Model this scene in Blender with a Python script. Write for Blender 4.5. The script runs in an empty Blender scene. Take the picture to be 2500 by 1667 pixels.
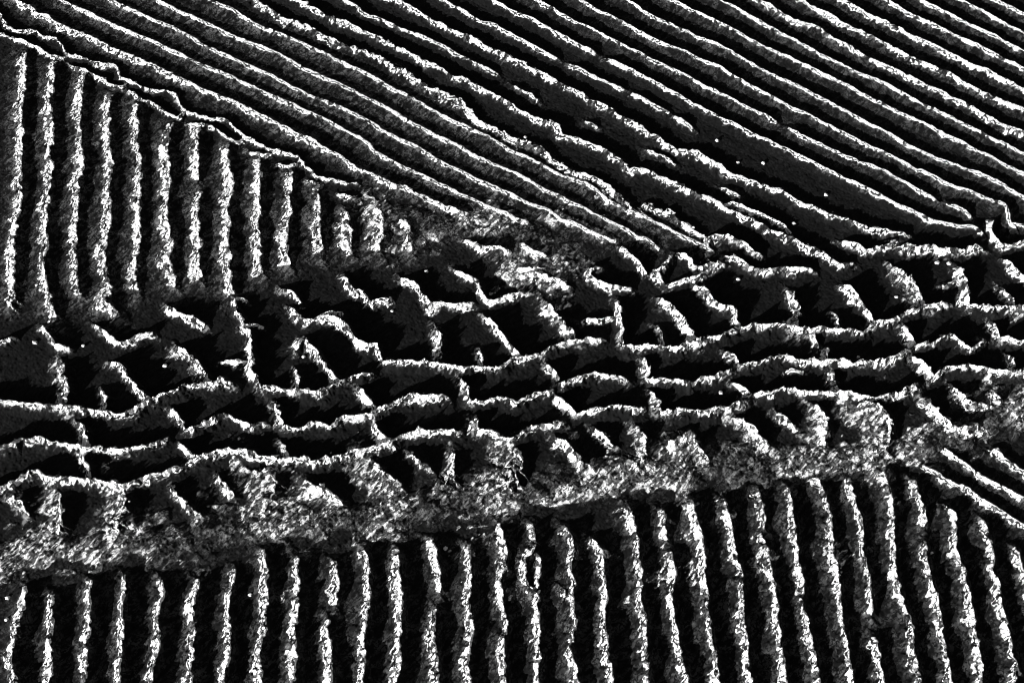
import bpy, math
import numpy as np

# ------------------------------------------------------------------ camera, sky, sun, exposure
scn = bpy.context.scene
COL = scn.collection
PITCH = math.radians(62.0)
CAM_H = 1.6
cd = bpy.data.cameras.new('camera'); cam = bpy.data.objects.new('camera', cd); COL.objects.link(cam)
cd.lens = 50; cd.sensor_width = 36; cd.clip_start = 0.02; cd.clip_end = 500
cam.location = (0, -CAM_H / math.tan(PITCH), CAM_H)
cam.rotation_euler = (math.pi / 2 - PITCH, 0, 0)
scn.camera = cam

SUN_EL = math.radians(17.0)
SUN_AZ = math.radians(225.0)             # compass direction the sun stands in (clockwise from +Y): behind left
world = bpy.data.worlds.new('World'); scn.world = world; world.use_nodes = True
nt = world.node_tree; nt.nodes.clear()
sky = nt.nodes.new('ShaderNodeTexSky'); sky.sky_type = 'NISHITA'; sky.sun_disc = False
sky.sun_elevation = SUN_EL; sky.sun_rotation = SUN_AZ
bw = nt.nodes.new('ShaderNodeRGBToBW'); bg = nt.nodes.new('ShaderNodeBackground'); wo = nt.nodes.new('ShaderNodeOutputWorld')
bg.inputs['Strength'].default_value = 0.05
nt.links.new(sky.outputs[0], bw.inputs[0]); nt.links.new(bw.outputs[0], bg.inputs[0]); nt.links.new(bg.outputs[0], wo.inputs[0])
sd = bpy.data.lights.new('sun', 'SUN'); sd.energy = 5.0; sd.angle = math.radians(0.5); sd.color = (1, 1, 1)
sun = bpy.data.objects.new('sun', sd); COL.objects.link(sun)
sun.rotation_euler = (math.pi / 2 - SUN_EL, 0, math.pi - SUN_AZ)
scn.view_settings.view_transform = 'Standard'; scn.view_settings.look = 'None'
scn.view_settings.exposure = 0.95; scn.view_settings.gamma = 1.0
scn.cycles.filter_width = 0.9
scn.cycles.max_bounces = 3; scn.cycles.diffuse_bounces = 2

# ------------------------------------------------------------------ traced crests: name, label, group, key, parent key, style, height, lit flank, shaded flank, painted lit edge width (mm), raggedness, paths (0.1 mm)
RIDGES = [
('soil_ridge','broad white-topped diagonal ridge with a ragged lower edge, bordering the scalloped strip','straight diagonal ridges across the upper field',None,None,'ridge',6.5,19,8,6.5,1.2,[[[-8828,6617],[-7224,5599],[-6843,5348],[-6394,5072],[-5932,4827],[-5594,4642],[-5191,4445],[-4667,4124],[-4318,3945],[-3905,3754],[-3400,3457],[-2947,3191],[-2543,2927],[-2165,2668],[-1377,2243],[-1249,2192],[-1092,2092],[-949,1975],[-753,1942],[-599,1859]]]),
('soil_ridge','slender diagonal ridge next above the broad white-topped one, ending in grey rubble','straight diagonal ridges across the upper field',None,None,'ridge',4.5,19,8,4.4,0.7,[[[-8207,6596],[-6572,5628],[-6247,5436],[-5803,5173],[-5416,4971],[-5083,4813],[-4794,4642],[-4485,4459],[-4137,4305],[-3833,4138],[-3440,3917],[-3097,3726],[-2757,3537],[-2532,3416],[-2195,3203],[-1968,3058],[-1878,2914],[-1549,2705],[-1103,2458],[-888,2339],[-774,2271],[-604,2170],[-392,2069],[-223,1969],[-70,1903],[56,1820],[236,1771]]]),
('soil_ridge','second slender diagonal ridge above the broad white-topped one by the scalloped strip','straight diagonal ridges across the upper field',None,None,'ridge',4.5,19,8,4.4,0.7,[[[-7517,6565],[-5864,5628],[-5371,5334],[-5008,5144],[-4646,4928],[-4286,4699],[-3887,4487],[-3468,4263],[-3143,4055],[-2822,3862],[-2439,3685],[-1985,3429],[-1899,3363],[-1675,3190],[-1346,3018],[-968,2749],[-681,2594],[-452,2441],[-254,2339],[-42,2220],[154,2103],[419,2003],[530,1919],[654,1804],[778,1771],[916,1705],[1066,1607],[1270,1509],[1366,1476]]]),
('soil_ridge','third slender diagonal ridge above the broad white-topped one, ending by a small ring wall','straight diagonal ridges across the upper field',None,None,'ridge',4.5,19,8,4.4,0.7,[[[-6854,6565],[-5201,5628],[-4806,5363],[-4449,5202],[-4208,5043],[-3971,4913],[-3620,4756],[-3270,4571],[-2921,4346],[-2576,4152],[-2235,3958],[-2003,3794],[-1691,3604],[-1469,3470],[-1247,3309],[-961,3137],[-428,2801],[-185,2663],[99,2526],[282,2407],[423,2305],[590,2220],[771,2103],[895,2036],[1115,1886],[1252,1820],[1524,1639],[1658,1541],[1768,1525],[1873,1411],[1967,1347]]]),
('soil_ridge','diagonal ridge just below the ragged torn one, narrow and beaded at its lower end','straight diagonal ridges across the upper field',None,None,'ridge',4.5,19,8,4.4,0.7,[[[-6044,6658],[-4447,5628],[-4013,5378],[-3674,5130],[-3417,5014],[-3066,4842],[-2716,4628],[-2370,4416],[-2024,4235],[-1707,4000],[-1483,3876],[-1259,3726],[-1037,3577],[-816,3429],[-489,3256],[-163,3045],[51,2900],[265,2783],[553,2594],[666,2526],[876,2441],[1126,2288],[1290,2136],[1618,1919],[1756,1870],[1876,1771],[1986,1738],[2159,1607],[2320,1509],[2426,1444],[2546,1379],[2637,1299]]]),
('soil_ridge','ragged torn diagonal ridge with a broad broken white crest above the slender ones','straight diagonal ridges across the upper field',None,None,'ridge',5.5,19,8,8,2.3,[[[-5331,6754],[-3805,5621],[-3680,5488],[-3370,5297],[-3203,5195],[-2853,5021],[-2503,4806],[-2273,4706],[-2041,4621],[-1767,4396],[-1539,4242],[-1359,4117],[-1156,3979],[-956,3870],[-734,3706],[-601,3544],[-469,3436],[-164,3223],[224,3038],[437,2868],[807,2537],[1019,2503],[1199,2401],[1378,2248],[1471,2114],[1566,2014],[1646,1931],[1746,1980],[1887,2014],[1996,1964],[2132,1881],[2251,1765],[2369,1650],[2432,1552],[2495,1455]]]),
('soil_ridge','kinked wavering diagonal ridge that swells into a bright white lump above the hollows','straight diagonal ridges across the upper field',None,None,'ridge',8.125,19,8,5.8,1.5,[[[-4790,6581],[-3162,5601],[-2639,5249],[-2407,5147],[-2056,4974],[-1896,4859],[-1666,4688],[-1462,4603],[-1279,4462],[-1054,4350],[-829,4169],[-697,4155],[-474,3989],[-254,3852],[-122,3743],[31,3608],[161,3554],[377,3433],[593,3340],[698,3154],[890,3101],[1230,2931],[1492,2728],[1601,2607],[1784,2573],[1949,2471],[2142,2385],[2334,2301],[2537,2166],[2711,2049],[2871,1933],[3030,1833],[3231,1734],[3428,1603],[3669,1522],[3772,1441],[3888,1360],[4058,1280],[4183,1167],[4311,1088],[4479,1120]]]),
('soil_ridge','broken diagonal ridge whose crest survives only in separate short white pieces','straight diagonal ridges across the upper field','K',None,'ridge',5.625,19,8,4.4,0.7,[[[-4071,6657],[-2479,5620],[-2170,5369],[-1915,5252],[-1637,5064],[-1340,4948],[-1021,4762],[-726,4564],[-480,4409],[-324,4325],[-190,4227]]]),
('soil_ridge','long diagonal ridge with a snaking bend halfway, ending in a frayed grey tuft','straight diagonal ridges across the upper field',None,None,'ridge',7.5,19,8,5.8,1.5,[[[-3390,6598],[-1770,5606],[-1491,5458],[-1075,5180],[-800,4978],[-507,4849],[-169,4607],[164,4382],[495,4187],[821,3966],[1145,3747],[1358,3598],[1571,3451],[1781,3290],[1904,3158],[2011,3131],[2090,3000],[2300,2908],[2516,2869],[2656,2765],[2798,2662],[2918,2546],[3206,2431],[3411,2354],[3613,2253],[3810,2102],[4010,2002],[4209,1902],[4402,1806],[4587,1724],[4775,1675],[5042,1593],[5284,1544]]]),
('soil_ridge','diagonal ridge cut by small gaps that stops short in bare dark ground','straight diagonal ridges across the upper field',None,None,'ridge',6.25,19,8,4.4,0.7,[[[-2499,6805],[-1018,5615],[-741,5423],[-488,5190],[-284,5132],[54,4901],[389,4672],[676,4503]],[[786,4433],[940,4334],[1158,4195],[1482,4002],[1590,3947]],[[1655,3919],[1911,3756],[2185,3566]],[[2228,3526],[2518,3285]]]),
('soil_ridge','diagonal ridge ending in a fat ragged white tip below the hooked ridge','straight diagonal ridges across the upper field',None,None,'ridge',7.5,19,8,4.4,0.7,[[[-1906,6637],[-310,5606],[-59,5414],[235,5253],[505,5065],[728,4921],[949,4763],[1212,4593]],[[1300,4536],[1604,4354],[1927,4131],[2246,3911],[2566,3693],[2855,3491],[3166,3304],[3474,3105],[3779,2908],[4083,2739],[4380,2520],[4679,2354],[4973,2165],[5265,1989],[5555,1815],[5754,1740],[5955,1691],[6095,1699],[6242,1577]]]),
('soil_ridge','diagonal ridge whose last piece is a detached sliver inside the bend of the hooked ridge','straight diagonal ridges across the upper field',None,None,'ridge',7.5,19,8,3.8,0.7,[[[-1200,6734],[328,5606],[622,5414],[846,5224],[1179,5021],[1444,4863],[1618,4721],[1836,4593],[2052,4452],[2375,4256],[2591,4104],[2989,3856],[3301,3639],[3673,3410]],[[3774,3330],[4014,3131],[4319,2961],[4622,2791],[4925,2649],[5122,2520],[5355,2354],[5605,2177],[5740,2089]],[[5801,2077],[5994,1964],[6122,1840]]]),
('soil_ridge','hooked diagonal ridge that bends sharply downward near the right edge','straight diagonal ridges across the upper field',None,None,'ridge',7.5,19,8,3.8,0.7,[[[-580,6708],[967,5606],[1190,5414],[1524,5210],[1853,4992],[2071,4835],[2397,4664],[2616,4508],[2913,4354],[3164,4145],[3436,3966],[3746,3747],[3952,3612],[4156,3477],[4462,3290],[4762,3079],[4961,2948],[5261,2778],[5555,2585],[5844,2380],[6142,2253],[6435,2102],[6573,2052],[6616,1927],[6612,1778],[6658,1680],[6791,1704],[8548,979]]]),
('soil_ridge','first unbroken diagonal ridge above the hooked one','straight diagonal ridges across the upper field',None,None,'ridge',7.5,19,8,3.8,0.7,[[[195,6825],[1651,5606],[1871,5399],[2090,5239],[2310,5122],[2640,4906],[2897,4777],[3110,4621],[3363,4438],[3613,4242],[3991,4035],[4299,3815],[4605,3612],[4907,3397],[5207,3198],[5500,2974],[5796,2791],[5995,2688],[6295,2559],[6584,2380],[6867,2152],[8416,1052]]]),
('soil_ridge','second unbroken diagonal ridge above the hooked one','straight diagonal ridges across the upper field',None,None,'ridge',7.5,19,8,3.8,0.7,[[[688,6627],[2290,5606],[2553,5414],[2752,5312],[3076,5093],[3398,4878],[3821,4593],[4240,4326],[4552,4131],[4857,3911],[5163,3720],[5462,3504],[5764,3330],[6056,3105],[6253,2987],[6544,2791],[6932,2533],[8511,1477]]]),
('soil_ridge','third unbroken diagonal ridge above the hooked one, with a thin crisp crest','straight diagonal ridges across the upper field',None,None,'ridge',7.5,19,8,3.8,0.7,[[[1404,6673],[2976,5606],[3215,5444],[3474,5268],[3748,5036],[4002,4863],[4274,4664],[4586,4452],[4897,4256],[5206,4076],[5508,3856],[5808,3652],[6106,3451],[6498,3184],[6792,3000],[6986,2856],[8563,1796]]]),
('soil_ridge','widest coarse-crested diagonal ridge of the upper right, lowest of three with scratched tops','straight diagonal ridges across the upper field',None,None,'ridge',7.5,19,8,6,1.2,[[[1999,6709],[3546,5606],[3846,5385],[4102,5210],[4420,5007],[4730,4749],[5038,4522],[5351,4354],[5654,4131],[5958,3938],[6258,3747],[6548,3504],[6839,3290],[7042,3184],[8636,2150]]]),
('soil_ridge','coarse-crested diagonal ridge in the middle of three with scratched tops at upper right','straight diagonal ridges across the upper field',None,None,'ridge',7.5,19,8,6,1.2,[[[2680,6767],[4185,5606],[4460,5399],[4774,5151],[4981,4992],[5294,4792],[5602,4579],[5909,4382],[6213,4187],[6510,3966],[6809,3775],[7109,3585],[8712,2565]]]),
('soil_ridge','coarse-crested diagonal ridge, uppermost of three with scratched tops at upper right','straight diagonal ridges across the upper field',None,None,'ridge',7.5,19,8,6,1.2,[[[3281,6777],[4778,5606],[5026,5385],[5340,5166],[5652,4964],[5966,4792],[6270,4579],[6574,4382],[6871,4159],[7171,3952],[8714,2842]]]),
('soil_ridge','fourth diagonal ridge in from the top right corner','straight diagonal ridges across the upper field',None,None,'ridge',7.5,19,8,5,0.7,[[[3883,6728],[5416,5606],[5705,5370],[6017,5166],[6324,4949],[6631,4749],[6930,4522],[7235,4326],[8791,3236]]]),
('soil_ridge','third diagonal ridge in from the top right corner','straight diagonal ridges across the upper field',None,None,'ridge',7.5,19,8,3.8,0.7,[[[4411,6733],[5941,5606],[6270,5355],[6577,5137],[6886,4949],[7083,4777],[7287,4635],[8783,3464]]]),
('soil_ridge','second diagonal ridge in from the top right corner','straight diagonal ridges across the upper field',None,None,'ridge',7.5,19,8,3.8,0.7,[[[4966,6743],[6488,5606],[6837,5355],[7038,5195],[7342,4964],[8844,3799]]]),
('soil_ridge','shortest diagonal ridge, tucked into the top right corner','straight diagonal ridges across the upper field',None,None,'ridge',6.875,19,8,3.8,0.7,[[[5476,6725],[7015,5611],[7260,5433],[7406,5331],[8951,4225]]]),
('crest_piece',None,None,None,'K','ridge',5,14,8,3.4,1.2,[[[-35,4093],[185,3928],[381,3791]]]),
('crest_piece',None,None,None,'K','ridge',5,14,8,3.4,1.2,[[[1008,3466],[1200,3346]]]),
('crest_piece',None,None,None,'K','ridge',5,14,8,3.4,1.2,[[[1831,2924],[2226,2690]]]),
('crest_piece',None,None,None,'K','ridge',5,14,8,3.4,1.2,[[[2779,2344],[3081,2141]]]),
('soil_rib','upright crumbly rib nearest the left edge under the scalloped strip','upright crumbly ribs below the scalloped strip',None,None,'rib',7,30,9,10.5,1.5,[[[-6968,4724],[-6935,4385],[-6877,3887],[-6800,3347],[-6725,2820],[-6673,2434],[-6621,2055],[-6602,1682],[-6568,1348],[-6539,988],[-6510,752],[-6442,589],[-6504,473]]]),
('soil_rib','second upright crumbly rib from the left edge under the scalloped strip','upright crumbly ribs below the scalloped strip',None,None,'rib',7,30,9,10.5,1.5,[[[-6486,4498],[-6502,4162],[-6430,3615],[-6359,3082],[-6269,2562],[-6242,2180],[-6216,1806],[-6176,1348],[-6120,988],[-6076,705],[-5987,519],[-5851,288]]]),
('soil_rib','third upright crumbly rib from the left edge under the scalloped strip','upright crumbly ribs below the scalloped strip',None,None,'rib',7,30,9,10.5,1.5,[[[-6062,4329],[-6059,3997],[-6037,3615],[-5950,3082],[-5873,2691],[-5842,2180],[-5830,1806],[-5764,1348],[-5719,1107],[-5695,870],[-5620,635]]]),
('soil_rib','fourth upright crumbly rib from the left edge under the scalloped strip','upright crumbly ribs below the scalloped strip',None,None,'rib',7,30,9,10.5,1.5,[[[-5631,3914],[-5613,3615],[-5581,3214],[-5507,2820],[-5455,2434],[-5426,2055],[-5376,1682],[-5372,1348],[-5303,988],[-5251,752],[-5301,519],[-5188,426],[-5055,334]]]),
('soil_rib','fifth upright crumbly rib from the left edge under the scalloped strip','upright crumbly ribs below the scalloped strip',None,None,'rib',7,30,9,10.5,1.5,[[[-5241,3778],[-5198,3347],[-5122,2820],[-5058,2307],[-4996,1806],[-4939,1348],[-4930,1107],[-4921,870],[-4900,705]]]),
('soil_rib','sixth upright crumbly rib from the left edge under the scalloped strip','upright crumbly ribs below the scalloped strip',None,None,'rib',7,30,9,10.5,1.5,[[[-4720,3427],[-4724,3082],[-4701,2691],[-4678,2307],[-4621,1806],[-4590,1714],[-4527,1348],[-4570,1179],[-4466,988],[-4404,799]]]),
('soil_rib','seventh upright crumbly rib from the left edge under the scalloped strip','upright crumbly ribs below the scalloped strip',None,None,'rib',7,30,9,10.5,1.5,[[[-4365,3347],[-4323,2951],[-4280,2434]],[[-4243,2281],[-4220,2055],[-4181,1682],[-4156,1348],[-4131,1107],[-4106,870]]]),
('soil_rib','eighth upright crumbly rib from the left edge under the scalloped strip','upright crumbly ribs below the scalloped strip',None,None,'rib',7,30,9,10.5,1.5,[[[-3945,3029],[-3870,2691],[-3825,2434],[-3810,2055],[-3796,1682],[-3776,1469],[-3721,1107],[-3699,870],[-3657,635]]]),
('soil_rib','ninth upright crumbly rib from the left edge under the scalloped strip','upright crumbly ribs below the scalloped strip',None,None,'rib',7,30,9,10.5,1.5,[[[-3476,2820],[-3444,2434],[-3412,2055],[-3381,1682],[-3352,1348],[-3351,1083],[-3300,964]]]),
('soil_rib','tenth upright crumbly rib from the left edge under the scalloped strip','upright crumbly ribs below the scalloped strip',None,None,'rib',7,30,9,10.5,1.5,[[[-3012,2613],[-3032,2307],[-3013,2055],[-2996,1682],[-2991,1469],[-2976,1275],[-2943,1107]]]),
('soil_rib','eleventh upright crumbly rib from the left edge under the scalloped strip','upright crumbly ribs below the scalloped strip',None,None,'rib',7,30,9,10.5,1.5,[[[-2656,2357],[-2615,2055],[-2612,1682],[-2614,1714],[-2560,1518],[-2544,1275]]]),
('soil_rib','twelfth upright crumbly rib from the left edge under the scalloped strip','upright crumbly ribs below the scalloped strip',None,None,'rib',7,30,9,10.5,1.5,[[[-2212,1980],[-2217,1682],[-2218,1714],[-2143,1469],[-2112,1275]]]),
('soil_rib','short upright rib under the scalloped strip, third from the rubble end','upright crumbly ribs below the scalloped strip',None,None,'rib',7,30,9,10.5,1.5,[[[-2232,1980],[-2188,1560],[-2204,1469],[-2111,1275]]]),
('soil_rib','next to last upright rib under the scalloped strip, frayed at its foot','upright crumbly ribs below the scalloped strip',None,None,'rib',7,30,9,10.5,1.5,[[[-1839,2080],[-1758,1682],[-1780,1714],[-1753,1566],[-1784,1323]]]),
('soil_rib','last stubby upright rib under the scalloped strip, beside grey rubble','upright crumbly ribs below the scalloped strip',None,None,'rib',7,30,9,10.5,1.5,[[[-1473,1830],[-1401,1560],[-1358,1518],[-1352,1348]]]),
('soil_rib','upright rib nearest the bottom left corner','upright ribs along the bottom edge',None,None,'rib',11,27,9,8.2,1.3,[[[-5697,-3207],[-5675,-3452],[-5663,-3638],[-5651,-3821],[-5693,-4003],[-5698,-4183],[-5601,-4344],[-5591,-4406],[-4764,-6116]]]),
('soil_rib','second upright rib from the bottom left corner','upright ribs along the bottom edge',None,None,'rib',11,27,9,8.2,1.3,[[[-5370,-3321],[-5323,-3508],[-5271,-3730],[-5279,-3913],[-5269,-4093],[-5204,-4406],[-4916,-6284]]]),
('soil_rib','third upright rib from the bottom left corner','upright ribs along the bottom edge',None,None,'rib',11,27,9,8.2,1.3,[[[-4919,-3169],[-4910,-3358],[-4871,-3638],[-4863,-3821],[-4873,-4003],[-4848,-4183],[-4799,-4406],[-4453,-6274]]]),
('soil_rib','fourth upright rib from the bottom left corner','upright ribs along the bottom edge',None,None,'rib',11,27,9,8.2,1.3,[[[-4543,-3112],[-4511,-3358],[-4482,-3582],[-4492,-3785],[-4453,-3949],[-4448,-4129],[-4429,-4406],[-4330,-6303]]]),
('soil_rib','fifth upright rib from the bottom left corner','upright ribs along the bottom edge',None,None,'rib',11,27,9,8.2,1.3,[[[-4139,-3131],[-4080,-3321],[-4090,-3545],[-4104,-3730],[-4047,-3913],[-4057,-4129],[-4077,-4406],[-4193,-6302]]]),
('soil_rib','sixth upright rib from the bottom left corner','upright ribs along the bottom edge',None,None,'rib',11,27,9,8.2,1.3,[[[-3733,-3169],[-3666,-3283],[-3695,-3526],[-3674,-3730],[-3672,-3913],[-3653,-4093],[-3637,-4406],[-3503,-6301]]]),
('soil_rib','seventh upright rib from the bottom left corner','upright ribs along the bottom edge',None,None,'rib',11,27,9,8.2,1.3,[[[-3271,-3036],[-3250,-3264],[-3289,-3433],[-3287,-3638],[-3252,-3821],[-3235,-4003],[-3249,-4237],[-3250,-4406],[-3321,-6304]]]),
('soil_rib','eighth upright rib from the bottom left corner','upright ribs along the bottom edge',None,None,'rib',11,27,9,8.2,1.3,[[[-2962,-2786],[-2902,-3074],[-2863,-3321],[-2838,-3638],[-2869,-3913],[-2882,-4183],[-2863,-4406],[-2841,-6305]]]),
('soil_rib','ninth upright rib from the bottom left corner','upright ribs along the bottom edge',None,None,'rib',11,27,9,8.2,1.3,[[[-2548,-2902],[-2511,-3169],[-2513,-3396],[-2496,-3638],[-2494,-3913],[-2498,-4093],[-2476,-4406],[-2406,-6304]]]),
('soil_rib','tenth upright rib from the bottom left corner','upright ribs along the bottom edge',None,None,'rib',11,27,9,8.2,1.3,[[[-2123,-2940],[-2049,-3264],[-2053,-3508]],[[-2138,-3601],[-2114,-3693],[-2101,-3913],[-2084,-4183],[-2053,-4406],[-1871,-6297]]]),
('soil_rib','eleventh upright rib from the bottom left corner','upright ribs along the bottom edge',None,None,'rib',11,27,9,8.2,1.3,[[[-1801,-2786],[-1695,-3074],[-1695,-3452],[-1717,-3730],[-1708,-3913],[-1677,-4183],[-1684,-4406],[-1590,-6303]]]),
('soil_rib','twelfth upright rib from the bottom left corner','upright ribs along the bottom edge',None,None,'rib',11,27,9,8.2,1.3,[[[-1375,-2786],[-1342,-3169],[-1295,-3452],[-1303,-3730],[-1314,-3913],[-1304,-4183],[-1313,-4406],[-1308,-6306]]]),
('soil_rib','thirteenth upright rib from the bottom left corner','upright ribs along the bottom edge',None,None,'rib',11,27,9,8.2,1.3,[[[-973,-2669],[-911,-2921],[-886,-3169],[-882,-3358]],[[-932,-3508],[-915,-3821],[-899,-4093],[-873,-4406],[-737,-6301]]]),
('soil_rib','fourteenth upright rib from the bottom left corner','upright ribs along the bottom edge',None,None,'rib',11,27,9,8.2,1.3,[[[-565,-2747],[-524,-2979],[-502,-3264],[-517,-3452],[-495,-3730],[-509,-4003],[-524,-4183],[-486,-4406],[-375,-6302]]]),
('soil_rib','fifteenth upright rib from the bottom left corner','upright ribs along the bottom edge',None,None,'rib',11,27,9,6.8,1.3,[[[-197,-2433],[-122,-2747],[-103,-3017],[-175,-3207],[-119,-3452],[-100,-3730],[-118,-3913],[-99,-4183],[-81,-4406],[61,-6300]]]),
('soil_rib','upright rib along the bottom edge, split into a little loop near its top','upright ribs along the bottom edge',None,None,'rib',11,27,9,6.8,1.3,[[[212,-2453],[248,-2689],[173,-2882],[135,-3074],[180,-3264],[279,-3377],[295,-3601],[294,-3821],[291,-4093],[306,-4406],[347,-6305]],[[228,-2834],[323,-2959],[321,-3169],[298,-3339]]]),
('soil_rib','most broken upright rib along the bottom edge, right of the looped one','upright ribs along the bottom edge',None,None,'rib',11,27,9,6.8,1.3,[[[602,-2532],[690,-2747],[686,-2959],[675,-3074],[699,-3226],[669,-3396],[692,-3601],[707,-3748],[668,-3913],[698,-4183],[729,-4406],[961,-6291]],[[543,-3292],[588,-3377],[668,-3414]]]),
('soil_rib','upright rib along the bottom edge with its top bent left, beside the most broken one','upright ribs along the bottom edge',None,None,'rib',11,27,9,6.8,1.3,[[[877,-2649],[1037,-2882],[1066,-3131],[1078,-3358],[1053,-3582],[1063,-3821],[1073,-4093],[1098,-4406],[1211,-6302]]]),
('soil_rib','smooth continuous upright rib along the bottom edge, right of the bent-topped one','upright ribs along the bottom edge',None,None,'rib',11,27,9,6.8,1.3,[[[1337,-2234],[1435,-2591],[1474,-2979],[1481,-3264],[1483,-3638],[1493,-3821],[1517,-4093],[1521,-4406],[1610,-6303]]]),
('soil_rib','twelfth upright rib from the right edge along the bottom, leaning right','upright ribs along the bottom edge',None,None,'rib',11,27,9,6.8,1.3,[[[1765,-2294],[1801,-2689]],[[1831,-2825],[1868,-3169],[1835,-3452],[1856,-3730],[1882,-3913],[1885,-4183],[1925,-4406],[2093,-6298]]]),
('soil_rib','eleventh upright rib from the right edge along the bottom, leaning right','upright ribs along the bottom edge',None,None,'rib',11,27,9,6.8,1.3,[[[2129,-2154],[2152,-2394],[2209,-2689],[2227,-2979],[2240,-3358],[2240,-3638],[2258,-3913],[2288,-4273],[2296,-4406],[2443,-6300]]]),
('soil_rib','tenth upright rib from the right edge along the bottom, leaning right','upright ribs along the bottom edge',None,None,'rib',11,27,9,6.8,1.3,[[[2523,-2154],[2591,-2512],[2608,-2786],[2624,-3074],[2632,-3452],[2629,-3730],[2655,-4093],[2648,-4406],[2702,-6305]]]),
('soil_rib','ninth upright rib from the right edge along the bottom, leaning right','upright ribs along the bottom edge',None,None,'rib',11,27,9,6.8,1.3,[[[2925,-2053],[2981,-2294],[2997,-2552]],[[2918,-2610],[2987,-2882],[3018,-3169],[3030,-3452],[3024,-3730],[3036,-4003],[3053,-4406],[3135,-6304]]]),
('soil_rib','eighth upright rib from the right edge along the bottom, leaning right','upright ribs along the bottom edge',None,None,'rib',11,27,9,6.8,1.3,[[[3307,-1993],[3321,-2254],[3334,-2512],[3346,-2786],[3374,-3074],[3356,-3452],[3383,-3730],[3392,-4003],[3423,-4406],[3534,-6302]]]),
('soil_rib','seventh upright rib from the right edge along the bottom, leaning right','upright ribs along the bottom edge',None,None,'rib',11,27,9,6.8,1.3,[[[3644,-1830],[3693,-2094],[3729,-2294],[3749,-2630],[3739,-2902],[3766,-3169],[3754,-3452],[3778,-3730],[3784,-4003],[3792,-4406],[3833,-6305]]]),
('soil_rib','sixth upright rib from the right edge along the bottom, leaning right','upright ribs along the bottom edge',None,None,'rib',11,27,9,6.8,1.3,[[[4056,-1871],[4095,-2194],[4106,-2591],[4098,-2979],[4142,-3226],[4140,-3396],[4116,-3601]],[[4144,-3821],[4164,-4093],[4179,-4406],[4270,-6303]]]),
('soil_rib','fifth upright rib from the right edge along the bottom, leaning right','upright ribs along the bottom edge',None,None,'rib',11,27,9,6.8,1.3,[[[4439,-1830],[4501,-2094],[4501,-2394],[4477,-2591],[4477,-2882],[4471,-3074],[4494,-3321],[4520,-3545],[4538,-3821],[4550,-4129],[4567,-4406],[4661,-6303]]]),
('soil_rib','fourth upright rib from the right edge along the bottom, leaning right','upright ribs along the bottom edge',None,None,'rib',11,27,9,6.8,1.3,[[[4823,-1932],[4858,-2094],[4901,-2334],[4858,-2512]],[[4855,-2669],[4845,-2882],[4855,-3074],[4865,-3264],[4904,-3508],[4909,-3730],[4913,-3949],[4915,-4183],[4936,-4406],[5031,-6303]]]),
('soil_rib','third upright rib from the right edge along the bottom, leaning right','upright ribs along the bottom edge',None,None,'rib',11,27,9,6.8,1.3,[[[5158,-2234],[5241,-2433],[5222,-2689],[5204,-2940],[5225,-3169],[5246,-3396],[5264,-3638],[5281,-3876],[5278,-4129],[5271,-4406],[5233,-6305]]]),
('soil_rib','second upright rib from the right edge along the bottom, leaning right','upright ribs along the bottom edge',None,None,'rib',11,27,9,6.8,1.3,[[[5582,-2394],[5601,-2630],[5614,-2902],[5587,-3074],[5620,-3321],[5633,-3582],[5648,-3821],[5662,-4057],[5704,-4237],[5640,-4406],[5520,-6302]]]),
('soil_rib','shortest upright rib, at the right edge below the lower right diagonals','upright ribs along the bottom edge',None,None,'rib',11,27,9,6.8,1.3,[[[5897,-2747],[5950,-2979],[5976,-3150],[5977,-3358],[6112,-5253]]]),
('soil_ridge','lowest diagonal ridge at the lower right edge, above the upright ribs','diagonal ridges at the lower right edge',None,None,'ridge',6,15,7,6,1.0,[[[4975,-1730],[5148,-1853],[5282,-1975],[5477,-2056],[5660,-2218],[5828,-2337],[6082,-2516],[7635,-3611]]]),
('soil_ridge','thin crisp diagonal ridge at the lower right edge, between two rougher ones','diagonal ridges at the lower right edge',None,None,'ridge',6,15,7,6,1.0,[[[5251,-1523],[5402,-1668],[5539,-1771],[5707,-1914],[5880,-2016],[6139,-2177],[7763,-3165]]]),
('soil_ridge','upper diagonal ridge at the lower right edge, leaving a rubble corner','diagonal ridges at the lower right edge',None,None,'ridge',6,15,7,6,1.0,[[[5838,-1564],[5921,-1523],[5996,-1647],[6109,-1771],[6198,-1833],[7596,-3119]]]),
('scalloped_wall','upper wavy wall of the scalloped strip beneath the broad white-topped ridge','walls of the scalloped strip',None,None,'wall',5,11,5,3.4,1.5,[[[-8713,6697],[-7408,5315],[-7306,5112],[-7161,5054],[-6931,5025],[-6738,4938],[-6545,4852],[-6425,4653],[-6350,4596],[-6167,4568],[-6022,4483],[-5836,4427],[-5655,4399],[-5515,4176],[-5328,4093],[-5097,4010],[-4915,3955],[-4705,3846],[-4597,3655],[-4389,3547],[-4161,3440],[-3944,3440],[-3823,3306],[-3679,3147],[-3474,3015],[-3296,2937],[-3144,2910],[-2967,2832],[-2806,2677],[-2626,2522],[-2408,2420],[-2108,2369]],[[-2398,2255],[-2247,2192],[-2055,2141]]]),
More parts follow.
